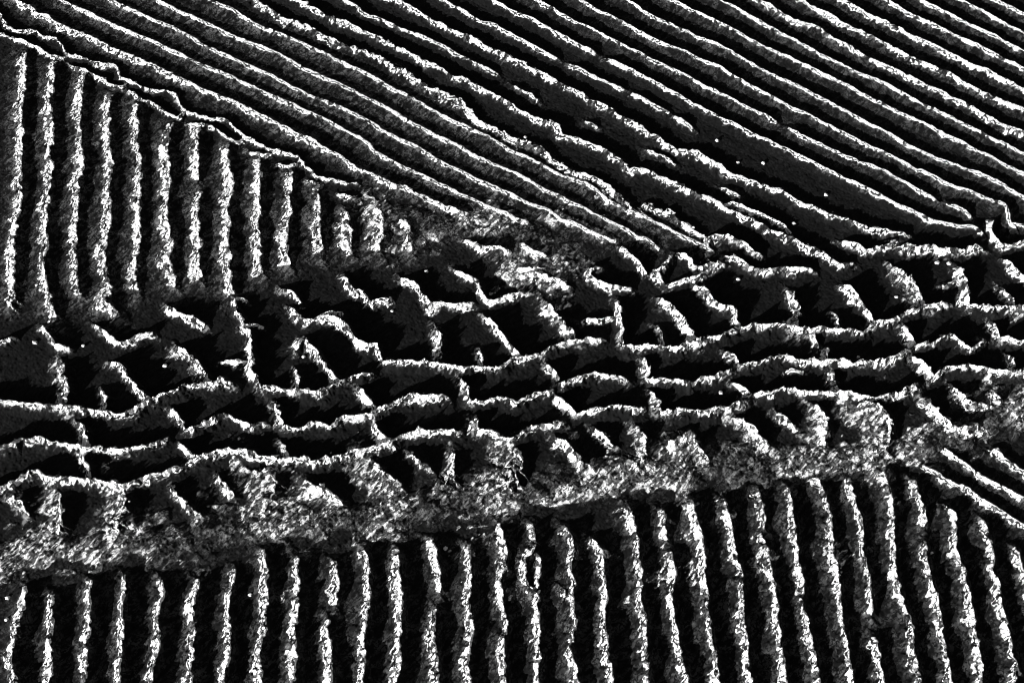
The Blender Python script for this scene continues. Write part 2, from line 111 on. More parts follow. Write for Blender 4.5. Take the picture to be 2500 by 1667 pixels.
('scalloped_wall','lower wavy wall of the scalloped strip along the tops of the upright ribs','walls of the scalloped strip',None,None,'wall',5,11,5,3.4,1.5,[[[-9026,5680],[-7277,4938],[-7162,4924],[-6940,4795],[-6796,4738],[-6620,4610],[-6451,4526],[-6372,4596]],[[-6303,4427],[-6091,4343],[-5850,4204],[-5655,4065],[-5494,4010],[-5460,4093]],[[-5421,3955],[-5068,3764],[-4712,3520],[-4602,3507],[-4572,3628]],[[-4481,3386],[-4191,3306],[-3914,3121],[-3758,3068],[-3701,3147]],[[-3614,2897],[-3354,2858],[-3272,2910]],[[-3236,2715],[-3019,2677],[-2916,2728]],[[-2769,2445],[-2597,2394]]]),
('wavy_wall','uppermost of three long wavy walls, with tall posts rising from it','long wavy walls of the net of hollows','A',None,'wall',14,20,8,4.6,1.6,[[[-8235,-623],[-6354,-892],[-6037,-939],[-5799,-971],[-5546,-982],[-5348,-1014],[-5150,-1046],[-4953,-1073],[-4818,-1078],[-4653,-1003],[-4512,-896],[-4307,-821],[-4120,-756],[-3933,-680],[-3762,-636],[-3589,-604],[-3486,-658]],[[-3210,-702],[-2953,-745],[-2699,-749],[-2464,-777],[-2312,-723],[-2161,-636],[-1988,-571],[-1910,-549],[-1737,-483]],[[-1636,-329],[-1468,-329],[-1232,-340],[-975,-362],[-838,-373],[-601,-411],[-424,-411],[-228,-444],[-90,-406],[47,-333],[146,-318],[343,-240],[542,-129],[741,-61],[941,-16],[1160,29]],[[1375,-84],[1433,-117],[1630,-140],[1828,-146],[2023,-189],[2204,-129],[2330,-84],[2510,-16],[2713,51],[2899,142]],[[2921,176],[3220,165],[3517,142],[3713,108],[3932,108],[4170,101],[4363,51],[4513,142],[4622,221],[4783,233],[4993,313],[5144,393],[5292,451],[5458,485],[5666,531]],[[5816,458],[6050,416],[6348,393],[6572,416],[8472,416]]]),
('wavy_wall','middle one of three long wavy walls across the net of hollows','long wavy walls of the net of hollows','B',None,'wall',14,19,8,4.6,1.6,[[[-8028,-2196],[-6245,-1540],[-6049,-1457],[-5848,-1394],[-5667,-1457],[-5472,-1478],[-5239,-1509],[-5009,-1519],[-4800,-1509],[-4645,-1530],[-4480,-1478],[-4336,-1405],[-4187,-1363]],[[-4026,-1262],[-3874,-1241],[-3728,-1173],[-3561,-1099],[-3363,-1163],[-3163,-1247],[-3016,-1163]],[[-2858,-1220],[-2624,-1258],[-2437,-1194],[-2242,-1226],[-2055,-1131],[-2016,-1131],[-1769,-1046],[-1694,-992],[-1542,-939],[-1409,-874],[-1197,-821],[-963,-831],[-788,-857]],[[-555,-846],[-399,-896],[-264,-874],[-50,-889],[47,-900],[202,-825],[436,-771],[534,-680]],[[555,-615],[672,-641],[829,-582],[1066,-516],[1300,-549],[1474,-593]],[[1709,-575],[2001,-604],[2196,-619],[2157,-636],[2316,-593],[2574,-527],[2777,-439]],[[2838,-400],[3076,-373],[3338,-307],[3513,-329],[3767,-344],[3943,-355],[4158,-373],[4454,-362],[4718,-296],[4970,-173],[5055,-129]],[[5079,-95],[5275,-111],[5488,-5],[5626,-16],[5728,-129],[5829,-117],[5990,29]],[[6162,-16],[6296,-43],[6491,-66],[8378,-284]]]),
('wavy_wall','lowest of three long wavy walls, bordering the rubble band','long wavy walls of the net of hollows','C',None,'wall',13,19,8,5,1.7,[[[-7899,-2801],[-6165,-2024],[-6003,-1979],[-5884,-1898],[-5740,-1857],[-5601,-1898],[-5408,-1929],[-5216,-1949],[-4987,-1969],[-4718,-2010],[-4535,-1969],[-4356,-1888],[-4176,-1817],[-3993,-1755]],[[-3977,-1724],[-3833,-1652],[-3645,-1632],[-3404,-1570],[-3171,-1611],[-2978,-1652],[-2693,-1652],[-2406,-1683],[-2217,-1663],[-2030,-1611],[-1955,-1557],[-1673,-1484],[-1483,-1443],[-1428,-1380],[-1182,-1296],[-952,-1285],[-721,-1317],[-626,-1275]],[[-443,-1317],[-241,-1353],[8,-1380],[200,-1296],[488,-1222],[663,-1148]],[[819,-1063],[1014,-999],[1266,-988],[1497,-1020],[1634,-978]],[[1805,-1042],[2075,-1052],[2229,-1059],[2384,-1063],[2602,-988],[2859,-924],[2963,-827]],[[2984,-810],[3181,-784],[3379,-741],[3631,-752],[3844,-762],[4076,-778],[4304,-827],[4536,-838],[4754,-806],[4940,-719],[5108,-632]],[[5234,-571],[5423,-479],[5627,-424],[5918,-446],[6152,-461],[6423,-479],[8319,-603]]]),
('cross_wall',None,None,None,'A','wall',12.0,34.0,7.199999999999999,14.4,2.2399999999999998,[[[-5677,-331],[-5629,-519],[-5591,-737],[-5549,-931]]]),
('cross_wall',None,None,None,'A','wall',12.0,18.0,7.199999999999999,6.08,1.26,[[[-5121,-726],[-5062,-845],[-5051,-1027]]]),
('cross_wall',None,None,None,'A','wall',13.5,14.0,7.199999999999999,6.08,1.26,[[[-5072,-338],[-4923,-426],[-4781,-612],[-4648,-743],[-4514,-883]]]),
('cross_wall',None,None,None,'A','wall',12.0,32.0,7.199999999999999,13.5,2.0999999999999996,[[[-4270,-142],[-4114,-298],[-3958,-475],[-3785,-628]]]),
('cross_wall',None,None,None,'A','wall',13.5,16.0,7.199999999999999,7.6,1.68,[[[-3461,133],[-3354,54],[-3317,-149],[-3260,-349],[-3263,-547],[-3210,-699]]]),
('cross_wall',None,None,None,'A','wall',12.0,14.0,7.199999999999999,6.84,1.26,[[[-2764,-431],[-2704,-584],[-2694,-726]]]),
('cross_wall',None,None,None,'A','wall',13.5,14.0,7.199999999999999,6.08,1.26,[[[-2675,8],[-2586,-126],[-2481,-216],[-2372,-393],[-2264,-547],[-2161,-634]]]),
('cross_wall',None,None,None,'A','wall',13.5,14.0,7.199999999999999,6.08,1.26,[[[-2532,281],[-2352,281],[-2211,258],[-2083,99],[-1955,-59],[-1852,-131],[-1734,-115],[-1678,-282],[-1646,-327]]]),
('cross_wall',None,None,None,'A','wall',10.5,30.0,7.199999999999999,11.700000000000001,2.2399999999999998,[[[-1011,204],[-946,0],[-918,-180],[-915,-336]]]),
('cross_wall',None,None,None,'A','wall',12.0,14.0,7.199999999999999,6.84,1.26,[[[-418,-142],[-395,-386]]]),
('cross_wall',None,None,None,'A','wall',13.5,14.0,7.199999999999999,5.32,1.26,[[[-372,327],[-191,121],[-51,-104],[126,-305]]]),
('cross_wall',None,None,None,'A','wall',10.5,30.0,7.199999999999999,12.6,2.2399999999999998,[[[431,502],[550,341],[647,135],[783,-34]]]),
('cross_wall',None,None,None,'A','wall',13.5,14.0,7.199999999999999,6.84,1.26,[[[1339,580],[1370,327],[1381,76],[1395,-82]]]),
('cross_wall',None,None,None,'A','wall',12.0,14.0,7.199999999999999,6.84,1.26,[[[1844,174],[1898,38],[1899,-131]]]),
('cross_wall',None,None,None,'A','wall',12.0,20.0,7.199999999999999,7.6,1.68,[[[1883,564],[2056,403],[2166,219],[2276,38],[2333,-64]]]),
('cross_wall',None,None,None,'A','wall',13.5,14.0,7.199999999999999,6.08,1.26,[[[2359,767],[2492,627],[2602,465],[2740,418],[2855,349],[2867,235],[2943,185]]]),
('cross_wall',None,None,None,'A','wall',12.0,30.0,7.199999999999999,12.6,2.2399999999999998,[[[3593,727],[3616,541],[3625,357],[3612,174]]]),
('cross_wall',None,None,None,'A','wall',12.0,14.0,7.199999999999999,6.08,1.26,[[[4106,403],[4147,265],[4136,128]]]),
('cross_wall',None,None,None,'A','wall',13.5,14.0,7.199999999999999,6.08,1.26,[[[4245,790],[4387,603],[4504,395],[4624,231]]]),
('cross_wall',None,None,None,'A','wall',12.0,34.0,7.199999999999999,15.3,2.2399999999999998,[[[4951,1058],[5069,868],[5163,657],[5300,472]]]),
('cross_wall',None,None,None,'A','wall',13.5,18.0,7.199999999999999,7.6,1.68,[[[5831,1098],[5854,837],[5869,673],[5840,476]]]),
('cross_wall',None,None,None,'A','wall',12.0,22.0,7.199999999999999,13.5,2.0999999999999996,[[[6347,727],[6365,588],[6437,414]]]),
('cross_wall',None,None,None,'A','wall',12.0,14.0,7.199999999999999,6.84,1.26,[[[6420,1177],[6536,1010],[6650,845],[7733,-717]]]),
('cross_wall',None,None,None,'B','wall',12.0,20.0,7.199999999999999,9.120000000000001,1.8199999999999998,[[[-5387,-1176],[-5265,-1292],[-5217,-1491]]]),
('cross_wall',None,None,None,'B','wall',12.0,14.0,7.199999999999999,6.08,1.26,[[[-4234,-984],[-4124,-1102],[-4032,-1239]]]),
('cross_wall',None,None,None,'B','wall',12.0,20.0,7.199999999999999,9.120000000000001,1.8199999999999998,[[[-3038,-931],[-2926,-995],[-2877,-1197]]]),
('cross_wall',None,None,None,'B','wall',12.0,14.0,7.199999999999999,6.08,1.26,[[[-1942,-715],[-1818,-866],[-1716,-974]]]),
('cross_wall',None,None,None,'B','wall',12.0,18.0,7.199999999999999,7.6,1.68,[[[-678,-540],[-568,-693],[-552,-834]]]),
('cross_wall',None,None,None,'B','wall',12.0,14.0,7.199999999999999,6.08,1.26,[[[402,-364],[518,-497],[565,-606]]]),
('cross_wall',None,None,None,'B','wall',12.0,20.0,7.199999999999999,8.36,1.68,[[[1606,-276],[1680,-386],[1711,-562]]]),
('cross_wall',None,None,None,'B','wall',12.0,14.0,7.199999999999999,6.08,1.26,[[[2659,-187],[2750,-298],[2842,-386]]]),
('cross_wall',None,None,None,'B','wall',12.0,14.0,7.199999999999999,6.84,1.26,[[[3833,83],[3839,-52],[3850,-142]],[[3951,-120],[3953,-331]]]),
('cross_wall',None,None,None,'B','wall',12.0,14.0,7.199999999999999,6.08,1.26,[[[5005,219],[5002,38],[5086,-75]]]),
('cross_wall',None,None,None,'B','wall',12.0,14.0,7.199999999999999,6.84,1.26,[[[6152,265],[6150,128],[6169,-3]]]),
('cross_wall',None,None,None,'C','wall',12.0,16.0,7.199999999999999,7.6,1.26,[[[-5244,-1504],[-5243,-1649],[-5165,-1793],[-5125,-1919]]]),
('cross_wall',None,None,None,'C','wall',12.0,14.0,7.199999999999999,6.08,1.26,[[[-4086,-1441],[-3975,-1587],[-3855,-1644]]]),
('cross_wall',None,None,None,'C','wall',12.0,20.0,7.199999999999999,8.36,1.8199999999999998,[[[-2843,-1441],[-2770,-1524],[-2733,-1644]]]),
('cross_wall',None,None,None,'C','wall',12.0,14.0,7.199999999999999,7.6,1.26,[[[-1747,-1144],[-1642,-1334],[-1485,-1418]]]),
('cross_wall',None,None,None,'C','wall',12.0,20.0,7.199999999999999,8.36,1.8199999999999998,[[[-514,-1059],[-464,-1186],[-443,-1313]]]),
('cross_wall',None,None,None,'C','wall',12.0,14.0,7.199999999999999,6.08,1.26,[[[533,-780],[591,-845],[686,-974],[819,-1053]]]),
('cross_wall',None,None,None,'C','wall',12.0,20.0,7.199999999999999,8.36,1.8199999999999998,[[[1722,-758],[1793,-909],[1810,-1033]]]),
('cross_wall',None,None,None,'C','wall',12.0,14.0,7.199999999999999,6.84,1.26,[[[2744,-650],[2874,-737],[2986,-802]]]),
('cross_wall',None,None,None,'C','wall',12.0,20.0,7.199999999999999,7.6,1.8199999999999998,[[[4015,-453],[3989,-606],[4052,-747]]]),
('cross_wall',None,None,None,'C','wall',12.0,18.0,7.199999999999999,7.6,1.68,[[[5043,-254],[5140,-409],[5237,-562]]]),
('cross_wall',None,None,None,'C','wall',12.0,20.0,7.199999999999999,9.120000000000001,1.8199999999999998,[[[6231,-231],[6266,-320],[6283,-453]]]),
('wall_fragment','thin slanting wall scrap touching the left edge beside a bare hollow','broken wall pieces along the top of the net of hollows',None,None,'wall',10.5,14.0,7.199999999999999,4.5600000000000005,1.26,[[[-8238,-847],[-6503,-72],[-6392,-23],[-6300,22]]]),
('wall_fragment','small tick-shaped wall scrap below the second upright rib','broken wall pieces along the top of the net of hollows',None,None,'wall',10.5,14.0,7.199999999999999,4.5600000000000005,1.26,[[[-6030,204],[-5909,67],[-5809,-68],[-5602,-124]]]),
('wall_fragment','L-shaped wall piece with a long arm, below the third upright rib','broken wall pieces along the top of the net of hollows',None,None,'wall',10.5,14.0,7.199999999999999,6.08,1.26,[[[-5347,181],[-5175,90],[-5058,-45],[-4954,-79],[-4805,0],[-4559,101]]]),
('wall_fragment','pointed white wedge below the sixth upright rib','broken wall pieces along the top of the net of hollows',None,None,'wall',10.5,13.0,7.199999999999999,6.84,0.9799999999999999,[[[-4462,479],[-4306,341],[-4138,272],[-3910,192]]]),
('wall_fragment','thin wall dropping from the eighth upright rib to the tall post','broken wall pieces along the top of the net of hollows',None,None,'wall',10.5,14.0,7.199999999999999,5.32,1.26,[[[-3628,595],[-3550,410],[-3435,249],[-3466,147]]]),
('wall_fragment','tiny stub jutting right from the foot of the eighth upright rib','broken wall pieces along the top of the net of hollows',None,None,'wall',7.5,9.0,6.0,3.42,1.26,[[[-3612,598],[-3509,575],[-3415,535]]]),
('wall_fragment','tiny stub jutting right from the top of the tall post','broken wall pieces along the top of the net of hollows',None,None,'wall',7.5,9.0,6.0,3.8,1.26,[[[-3435,195],[-3295,199],[-3151,149]]]),
('wall_fragment','tiny stub jutting left from the middle of the tall post','broken wall pieces along the top of the net of hollows',None,None,'wall',7.5,9.0,6.0,3.8,1.26,[[[-3312,-300],[-3488,-323],[-3682,-356]]]),
('wall_fragment','short slanting scrap below the tenth upright rib','broken wall pieces along the top of the net of hollows',None,None,'wall',9.0,11.0,7.199999999999999,4.5600000000000005,1.26,[[[-3014,731],[-2868,672],[-2737,532]]]),
('wall_fragment','V-shaped wall piece below the tenth upright rib','broken wall pieces along the top of the net of hollows',None,None,'wall',10.5,14.0,7.199999999999999,5.32,1.26,[[[-2870,456],[-2760,318],[-2674,238],[-2498,295],[-2242,375],[-2158,318]],[[-2679,22],[-2766,-158]]]),
('wall_fragment','crescent-shaped wall piece below the twelfth upright rib','broken wall pieces along the top of the net of hollows',None,None,'wall',10.5,14.0,7.199999999999999,6.08,1.26,[[[-2215,970],[-2144,782],[-2036,665],[-2035,665],[-1954,665],[-1866,525],[-1706,537],[-1527,606]]]),
('wall_fragment','jagged wall piece with a heavy white head below the fourteenth upright rib','broken wall pieces along the top of the net of hollows',None,None,'wall',10.5,14.0,7.199999999999999,6.84,1.26,[[[-1477,899],[-1374,852],[-1271,805],[-1206,688],[-1122,572],[-1059,479],[-919,525],[-757,467],[-596,502],[-476,525]]]),
('wall_fragment','Y-shaped wall piece with a small knob, left of the grey rubble patch','broken wall pieces along the top of the net of hollows',None,None,'wall',10.5,14.0,7.199999999999999,6.08,1.26,[[[-788,1042],[-664,947],[-521,876],[-440,899]],[[-439,864],[-438,735],[-355,572],[-254,537],[-113,606],[89,641],[231,665]]]),
('wall_fragment','ragged dash of wall over a black hollow under the broad white-topped ridge','broken wall pieces along the top of the net of hollows',None,None,'wall',9.0,14.0,7.199999999999999,6.08,1.26,[[[-632,1483],[-507,1410],[-403,1337],[-198,1361],[-33,1289]]]),
('wall_fragment','bright wedge tapering right at the centre of the grey rubble patch','broken wall pieces along the top of the net of hollows',None,None,'wall',9.0,14.0,7.199999999999999,6.08,1.26,[[[91,1434],[173,1385],[235,1337],[460,1217]]]),
('wall_fragment','double ragged scrap at the lower end of the grey rubble patch','broken wall pieces along the top of the net of hollows',None,None,'wall',9.0,14.0,7.199999999999999,6.08,2.0999999999999996,[[[90,1037],[294,1002],[458,1026]],[[130,907],[314,907],[497,883],[659,836],[719,777]]]),
('wall_fragment','claw-shaped wall open to the right between rubble and ring','broken wall pieces along the top of the net of hollows',None,None,'wall',10.5,14.0,7.199999999999999,5.32,1.26,[[[1214,1077],[1049,1030],[1016,923],[1165,805],[1365,723],[1579,735]]]),
('wall_fragment','slanting bar of wall just left of the small ring','broken wall pieces along the top of the net of hollows',None,None,'wall',10.5,14.0,7.199999999999999,6.08,1.26,[[[1387,1396],[1493,1283],[1611,1155],[1726,981]]]),
('wall_fragment','small closed ring of wall at the end of the diagonal ridges','broken wall pieces along the top of the net of hollows',None,None,'wall',10.5,14.0,7.199999999999999,5.32,1.26,[[[2150,1267],[1989,1076],[1876,981],[1962,800]],[[2150,1267],[2216,1219],[2321,1155],[2423,1028]],[[2001,776],[2194,839],[2386,878],[2487,965],[2631,1092]]]),
('wall_fragment','wavering wall strip running right from the small ring','broken wall pieces along the top of the net of hollows',None,None,'wall',10.5,15.0,7.199999999999999,6.08,1.8199999999999998,[[[2423,1028],[2605,1107],[2797,1123]],[[2764,1235],[2883,1187],[2947,1123],[3038,1060],[3209,996],[3441,996],[3620,1028],[3731,1044],[3905,1012]]]),
('wall_fragment','arched sliver of wall over a long black slot','broken wall pieces along the top of the net of hollows',None,None,'wall',10.5,14.0,7.199999999999999,5.32,1.26,[[[2554,1380],[2574,1477],[2715,1525],[2812,1534],[2931,1461],[3062,1380],[3148,1251],[3300,1267]]]),
('wall_fragment','arched rim above the kinked ridge, enclosing a grey lens','broken wall pieces along the top of the net of hollows',None,None,'wall',7.5,11.0,6.0,4.5600000000000005,1.26,[[[2836,2019],[2949,2036],[3110,1953],[3286,1886],[3446,1804],[3577,1721],[3678,1607]]]),
('wall_fragment','thin curved wall under the frayed tuft of the snaking ridge','broken wall pieces along the top of the net of hollows',None,None,'wall',9.0,14.0,7.199999999999999,5.32,1.26,[[[4320,1455],[4469,1439],[4619,1310],[4807,1390],[4951,1439],[5099,1520]]]),
('wall_fragment','shaggy wall strip right of the frayed tuft','broken wall pieces along the top of the net of hollows',None,None,'wall',10.5,18.0,7.199999999999999,7.6,2.2399999999999998,[[[5012,1398],[5237,1334],[5417,1350],[5618,1318],[5846,1278],[6103,1350],[6221,1398]]]),
('wall_fragment','curved wall below the hook, running out at the right edge','broken wall pieces along the top of the net of hollows',None,None,'wall',10.5,14.0,7.199999999999999,6.08,1.26,[[[6426,1823],[6333,1675],[6362,1512],[6451,1382],[6591,1398],[6747,1423],[8629,1680]]]),
('wall_fragment','tiny stub jutting left from the shaggy post near the right edge','broken wall pieces along the top of the net of hollows',None,None,'wall',7.5,9.0,6.0,3.42,1.26,[[[5833,879],[5555,785]]]),
('wall_fragment','frayed stub jutting left from a leaning post in the middle','broken wall pieces along the top of the net of hollows',None,None,'wall',7.5,12.0,6.0,5.32,1.8199999999999998,[[[1353,332],[1091,286],[850,263]]]),
('wall_fragment','small arc of soil lying inside a hollow of the lowest row','broken wall pieces along the top of the net of hollows',None,None,'wall',6.0,10.0,6.0,3.8,0.84,[[[3432,-482],[3515,-438],[3691,-453]]]),
('soil_stub','leaning stub nearest the left edge above the rubble band','worn stubs sticking up between the net of hollows and the rubble band',None,None,'wall',9.75,18.0,8.4,6.08,2.0999999999999996,[[[-6043,-2130],[-5911,-2250],[-5790,-2419]]]),
('soil_stub','small broken stub second from the left above the rubble band','worn stubs sticking up between the net of hollows and the rubble band',None,None,'wall',9.75,38.0,10.799999999999999,23.400000000000002,2.0999999999999996,[[[-5535,-2140],[-5465,-2290],[-5429,-2469],[-5460,-2626]]]),
('soil_stub','broad flat grey hump third from the left above the rubble band','worn stubs sticking up between the net of hollows and the rubble band',None,None,'wall',9.75,46.0,10.799999999999999,30.6,2.0999999999999996,[[[-4821,-2140],[-4741,-2250],[-4705,-2449],[-4775,-2626]]]),
('soil_stub','long slanting stub with a thick white foot near the lower left','worn stubs sticking up between the net of hollows and the rubble band',None,None,'wall',10.5,18.0,8.4,9.120000000000001,2.0999999999999996,[[[-4104,-1991],[-3987,-2193],[-3858,-2352],[-3698,-2451]]]),
('soil_stub','leaning stub between the long slanting one and a low hump','worn stubs sticking up between the net of hollows and the rubble band',None,None,'wall',9.75,18.0,8.4,6.84,2.0999999999999996,[[[-3587,-1887],[-3498,-2029],[-3375,-2140]]]),
('soil_stub','low grey hump right of a leaning stub at the lower left','worn stubs sticking up between the net of hollows and the rubble band',None,None,'wall',9.0,42.0,10.799999999999999,27.0,2.0999999999999996,[[[-3153,-1894],[-2981,-1909],[-2967,-2087],[-3039,-2347]]]),
('soil_stub','thin bent stub rising left of a broad pale slope','worn stubs sticking up between the net of hollows and the rubble band',None,None,'wall',9.75,26.0,9.6,11.700000000000001,2.0999999999999996,[[[-2485,-1968],[-2384,-2069],[-2154,-2130],[-2089,-2290]]]),
('soil_stub','broad pale slope with a sharp upper edge left of centre','worn stubs sticking up between the net of hollows and the rubble band',None,None,'wall',10.5,52.0,9.6,30.6,2.0999999999999996,[[[-1797,-1726],[-1656,-1889],[-1460,-2072],[-1401,-2132]]]),
('soil_stub','slim slanting stub left of a small notch at the foot of the net of hollows','worn stubs sticking up between the net of hollows and the rubble band',None,None,'wall',9.75,18.0,8.4,6.08,2.0999999999999996,[[[-1290,-1557],[-1171,-1702],[-1014,-1866]]]),
('soil_stub','small upright stub below the lowest wavy wall left of centre','worn stubs sticking up between the net of hollows and the rubble band',None,None,'wall',9.75,28.0,9.6,13.5,2.0999999999999996,[[[-747,-1537],[-724,-1723],[-749,-1907],[-859,-2049]]]),
('soil_stub','grey triangular slope below the lowest wavy wall at the centre','worn stubs sticking up between the net of hollows and the rubble band',None,None,'wall',9.0,46.0,10.799999999999999,30.6,2.0999999999999996,[[[-69,-1534],[-30,-1700],[-49,-1864],[-143,-2026]]]),
('soil_stub','heavy white bar slanting down into the rubble band at the centre','worn stubs sticking up between the net of hollows and the rubble band',None,None,'wall',12.0,18.0,8.4,11.700000000000001,2.0999999999999996,[[[506,-1378],[619,-1504],[731,-1607],[822,-1793],[971,-1891]]]),
('soil_stub','hooked white stub right of the heavy white bar','worn stubs sticking up between the net of hollows and the rubble band',None,None,'wall',9.75,18.0,8.4,6.84,2.0999999999999996,[[[989,-1241],[1101,-1367],[1250,-1493]]]),
('soil_stub','ragged upright stub right of the hooked white one','worn stubs sticking up between the net of hollows and the rubble band',None,None,'wall',9.75,34.0,9.6,16.2,2.0999999999999996,[[[1509,-1241],[1552,-1367],[1566,-1493],[1529,-1679],[1371,-1844]]]),
('soil_stub','curved stub left of the bright white fang','worn stubs sticking up between the net of hollows and the rubble band',None,None,'wall',9.75,36.0,9.6,18.0,2.0999999999999996,[[[2730,-1146],[2877,-1241],[2977,-1430],[3118,-1576]]]),
('soil_stub','bright white fang under the lowest wavy wall on the right side','worn stubs sticking up between the net of hollows and the rubble band',None,None,'wall',10.5,18.0,8.4,8.36,2.0999999999999996,[[[3244,-989],[3308,-1138],[3395,-1244],[3494,-1212]]]),
('soil_stub','pointed tooth right of the bright white fang','worn stubs sticking up between the net of hollows and the rubble band',None,None,'wall',9.75,34.0,10.799999999999999,18.0,2.0999999999999996,[[[3685,-954],[3758,-1093],[3801,-1241],[3796,-1472]]]),
('soil_stub','tall grey mound right of the pointed tooth','worn stubs sticking up between the net of hollows and the rubble band',None,None,'wall',10.5,42.0,10.799999999999999,24.3,2.0999999999999996,[[[4267,-1021],[4459,-1032],[4538,-1181],[4507,-1433],[4406,-1641]]]),
('soil_stub','long slanting bar near the lower right, left of a notched stub','worn stubs sticking up between the net of hollows and the rubble band',None,None,'wall',12.0,18.0,8.4,9.120000000000001,2.0999999999999996,[[[5087,-802],[5177,-995],[5291,-1144],[5405,-1292],[5600,-1271],[5789,-1165]]]),
('soil_stub','slanting stub near the right edge below the lowest wavy wall','worn stubs sticking up between the net of hollows and the rubble band',None,None,'wall',9.75,18.0,8.4,7.6,2.0999999999999996,[[[5499,-684],[5593,-835],[5697,-922],[5891,-922]]]),
('soil_stub','ragged pale spur slanting up from the rubble band left of the curved stub','worn stubs sticking up between the net of hollows and the rubble band',None,None,'wall',9.0,24.0,9.6,12.6,2.0999999999999996,[[[1862,-1532],[2022,-1406],[2202,-1280]]]),
('soil_stub','small pointed tooth rising from the rubble band below the curved stub','worn stubs sticking up between the net of hollows and the rubble band',None,None,'wall',9.0,26.0,9.6,13.5,2.0999999999999996,[[[2169,-1344],[2226,-1511],[2366,-1718]]]),
('soil_stub','upright stub nearest the right edge below the lowest wavy wall','worn stubs sticking up between the net of hollows and the rubble band',None,None,'wall',9.75,18.0,8.4,11.700000000000001,2.0999999999999996,[[[5968,-684],[5983,-835],[5984,-1007]]]),
('rubble_band','grey crumbly rubble band between the net of hollows and the bottom upright ribs',None,None,None,'rubble',5.5,23,21,999,2.5,[[[-7969,-3125],[-6089,-2849],[-5855,-2811],[-5493,-2762],[-4755,-2743],[-4206,-2684],[-3475,-2566],[-2920,-2517],[-2181,-2418],[-1825,-2408],[-1082,-2248],[-520,-2158],[234,-2108],[991,-1986],[1658,-1884],[2119,-1802],[2695,-1720],[3464,-1648],[4043,-1596],[4619,-1575],[4996,-1616]],[[4619,-1575],[5123,-1387],[5520,-1300],[5829,-1173],[6105,-1024],[6365,-981],[8153,-339]]]),
('rubble_patch','grey crumbly rubble patch between the broad white-topped ridge and the net of hollows',None,None,None,'rubble',4,34,30,999,2.5,[[[-1948,2106],[-1730,1931],[-1202,1764],[-783,1714],[-367,1714],[50,1591],[463,1396],[791,1227],[992,1059]],[[-54,1299],[254,1059],[559,846]]]),
]
CRUMBS = [
(261.1,-73.4,4.0,'round pale crumb alone in a dark hollow of the lowest row'),
(294.9,91.1,3.5,'round pale crumb under the wavering wall strip'),
(-544.7,-7.0,3.5,'small pale crumb in the dark beside the L-shaped wall piece'),
(-607.1,-2.5,4.5,'pale crumb in the dark below the left end of the upright ribs'),
(-438.0,-35.0,4.0,'pale crumb left of a broad leaning post at the left'),
(-78.8,-277.3,4.0,'lone white crumb in the dark channel between bottom ribs'),
(494.6,-283.1,3.2,'round white crumb beside a gap in a bottom rib at the right'),
(-264.0,-22.7,3.5,'pale crumb under the V-shaped wall piece'),
(-154.5,44.3,3.0,'tiny pale crumb below the crescent-shaped wall piece'),
(-111.8,103.0,3.5,'flat pale crumb in a hollow right of the crescent-shaped wall'),
(308.7,276.3,3.5,'pale crumb on bare ground where the gapped ridge fades out'),
(342.8,275.0,4.0,'larger pale crumb on bare ground beyond the gapped ridge'),
(422.8,222.5,4.0,'pale crumb farthest along the vanished line of the gapped ridge'),
(282.3,312.4,4.0,'pale crumb just past the end of the gapped ridge'),
(375.4,177.5,4.0,'white crumb below the grey lens of the kinked ridge'),
(557.6,116.1,4.5,'pale crumb above the spur of the shaggy post'),
(572.9,114.9,4.5,'second pale crumb, touching the shaggy post near the right edge'),
(497.6,64.0,3.5,'pale crumb in the hollow of a wide slanting post'),
(622.4,-88.6,3.5,'small pale crumb near the right edge above the lower diagonals'),
(-304.5,-333.8,3.5,'pale crumb between two bottom ribs below the rubble band'),
(-586.2,-337.5,4.0,'pale crumb at the left edge beside the first bottom rib'),
(-582.7,-363.7,3.5,'lower pale crumb at the left edge beside the first bottom rib'),
(438.0,-23.4,3.0,'pale speck on the rim of a hollow in the middle row'),
(18.1,316.7,3.5,'tiny white crumb in shade under the torn ridge'),
]

# ------------------------------------------------------------------ noise
def vnoise(X, Y, s, seed):
    r = np.random.RandomState(seed); T = r.rand(256, 256).astype(np.float32)
    x = X / s; y = Y / s
    xi = np.floor(x).astype(np.int32); yi = np.floor(y).astype(np.int32)
    fx = (x - xi).astype(np.float32); fy = (y - yi).astype(np.float32)
    fx = fx * fx * (3 - 2 * fx); fy = fy * fy * (3 - 2 * fy)
    x0 = xi & 255; x1 = (xi + 1) & 255; y0 = yi & 255; y1 = (yi + 1) & 255
    a = T[x0, y0]; b = T[x1, y0]; c = T[x0, y1]; d = T[x1, y1]
    return ((a + (b - a) * fx) * (1 - fy) + (c + (d - c) * fx) * fy) * 2 - 1
def sstep(a, b, x):
    t = np.clip((x - a) / (b - a), 0, 1); return t * t * (3 - 2 * t)
def smooth_path(p):
    p = np.array(p, float) * 0.1
    if len(p) < 3: return p
    q = np.vstack([2 * p[0] - p[1], p, 2 * p[-1] - p[-2]]); out = []
    for i in range(1, len(q) - 2):
        a, b, c, d = q[i - 1], q[i], q[i + 1], q[i + 2]
        n = max(2, int(np.linalg.norm(c - b) / 7))
        for t in np.arange(n) / n:
            out.append(0.5 * (2 * b + (c - a) * t + (2 * a - 5 * b + 4 * c - d) * t * t + (3 * b - a - 3 * c + d) * t ** 3))
    out.append(p[-1]); return np.array(out)

